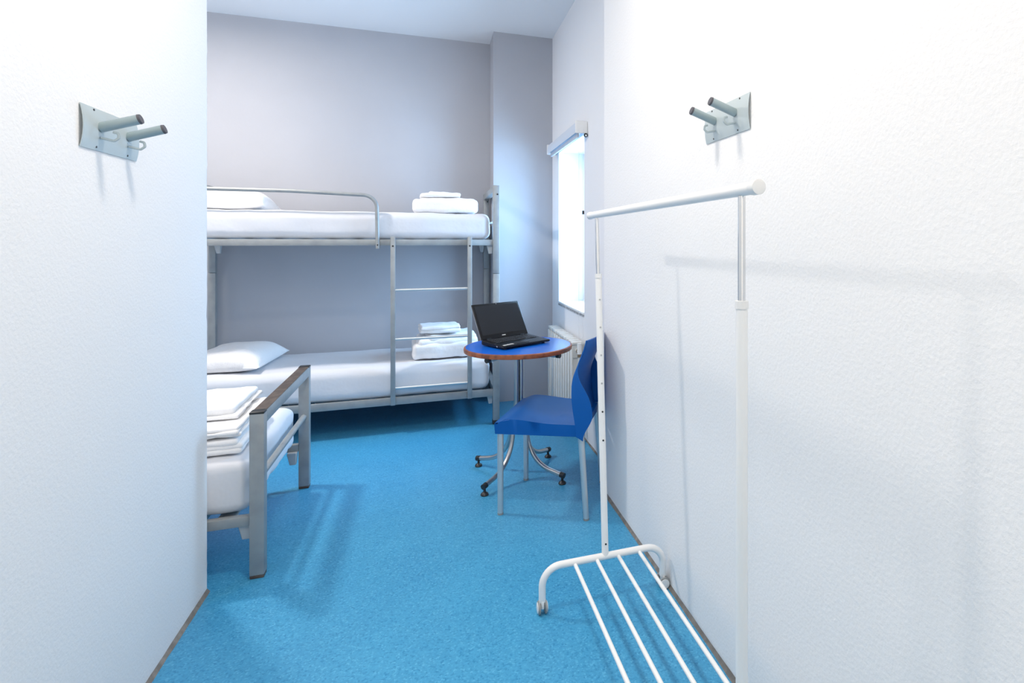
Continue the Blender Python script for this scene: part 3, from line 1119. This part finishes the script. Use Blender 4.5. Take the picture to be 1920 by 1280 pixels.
link('valve_nut', tube([(0, ye - 0.035, 0.555), (0, ye - 0.035, 0.577)], 0.014, n=6), M['brass'], rad)
link('pipe', tube([(0, ye - 0.035, 0.0), (0, ye - 0.035, 0.56)], 0.0095), M['pipe'], rad)
for yy in (-0.30, 0.30):
    link('wall_bracket', box(0.030, 0.0495, yy - 0.008, yy + 0.008, 0.50, 0.56), M['radiator'], rad)
link('vent_plug', tube([(0.0, ye + 0.846, 0.590), (0.0, ye + 0.862, 0.590)], 0.014), M['whiteplastic'], rad)

# ------------------------------------------------------------------ roller blind
bl = thing('roller_blind', 'rolled-up roller blind with bead chain above the window', 'blind', (0.905, 4.10, 2.05))
# local
Yn, Yf = -0.49, 0.48
prof = fillet([(0.0445, 0, -0.045), (-0.030, 0, -0.045), (-0.036, 0, 0.0), (-0.030, 0, 0.038), (0.0445, 0, 0.038)], [0.012, 0.06, 0.014], 5)
bm = new()
r0 = [bm.verts.new((p.x, Yn + 0.006, p.z)) for p in prof]
r1 = [bm.verts.new((p.x, Yf - 0.006, p.z)) for p in prof]
# open cassette: front and top only
i0 = [bm.verts.new((p.x * 0.90 + 0.002, Yn + 0.006, p.z * 0.93)) for p in prof]
i1 = [bm.verts.new((p.x * 0.90 + 0.002, Yf - 0.006, p.z * 0.93)) for p in prof]
n = len(prof)
start = 6
for i in range(start, n - 1):
    bm.faces.new((r0[i], r0[i + 1], r1[i + 1], r1[i]))
    bm.faces.new((i0[i + 1], i0[i], i1[i], i1[i + 1]))
    bm.faces.new((r0[i + 1], r0[i], i0[i], i0[i + 1]))
    bm.faces.new((r1[i], r1[i + 1], i1[i + 1], i1[i]))
bm.faces.new((r0[start], r1[start], i1[start], i0[start]))
bm.faces.new((r0[n - 1], i0[n - 1], i1[n - 1], r1[n - 1]))
for v in [v for v in bm.verts if not v.link_faces]:
    bm.verts.remove(v)
link('cassette', bm, M['cassette'], bl)
link('fabric_roll', tube([(0.004, Yn + 0.012, -0.005), (0.004, Yf - 0.012, -0.005)], 0.026, n=28), M['blind'], bl)
link('bottom_bar', box(-0.016, -0.004, Yn + 0.03, Yf - 0.03, -0.062, -0.034, 0.003), M['blind'], bl)
for y in (Yn, Yf):
    bm = box(-0.038, 0.0445, y - 0.004, y + 0.006, -0.040, 0.041, 0.006, 3)
    link('end_bracket', bm, M['whiteplastic'], bl)
wh = link('chain_wheel', tube([(0.030, Yn - 0.012, -0.052), (0.030, Yn - 0.004, -0.052)], 0.013, n=20), M['black'], bl)
link('wheel_hub', tube([(0.030, Yn - 0.014, -0.054), (0.030, Yn - 0.011, -0.054)], 0.006, n=16), M['whiteplastic'], wh)


def chain(x0, y, ztop, zbot, wdt):
    pts = fillet([(x0 - wdt, y, ztop), (x0 - wdt, y, zbot), (x0 + wdt, y, zbot), (x0 + wdt, y, ztop)], wdt * 0.98, 8)
    return pts


bm = tube(chain(-0.002, Yn - 0.010, -0.01, -1.37, 0.014), 0.0009, n=6)
link('bead_chain', bm, M['clear'], bl)
link('chain_stop', box(0.006, 0.018, Yn - 0.016, Yn - 0.004, -0.566, -0.542, 0.001, 1), M['black'], bl)


# ------------------------------------------------------------------ let the soft things rest on what carries them
def settle(o, base, lift=0.0005):
    bpy.context.view_layer.update()
    mo = Matrix.LocRotScale(o.location, o.rotation_euler, None)
    P = [mo @ v.co for v in o.data.vertices]
    x0, x1 = min(p.x for p in P), max(p.x for p in P)
    y0_, y1_ = min(p.y for p in P), max(p.y for p in P)
    mb = Matrix.LocRotScale(base.location, base.rotation_euler, None)
    zs = [q.z for q in (mb @ v.co for v in base.data.vertices) if x0 + .02 < q.x < x1 - .02 and y0_ + .02 < q.y < y1_ - .02]
    o.location.z += max(zs) + lift - min(p.z for p in P)


D = bpy.data.objects
for a, b in (('pillow', 'mattress.001'), ('pillow.001', 'mattress'), ('folded_duvet', 'mattress'), ('folded_sheet', 'folded_duvet'),
             ('folded_duvet.001', 'mattress.001'), ('folded_sheet.001', 'folded_duvet.001'), ('folded_duvet.002', 'mattress.002'),
             ('folded_sheet.002', 'folded_duvet.002'), ('folded_towel', 'folded_sheet.002')):
    settle(D[a], D[b])
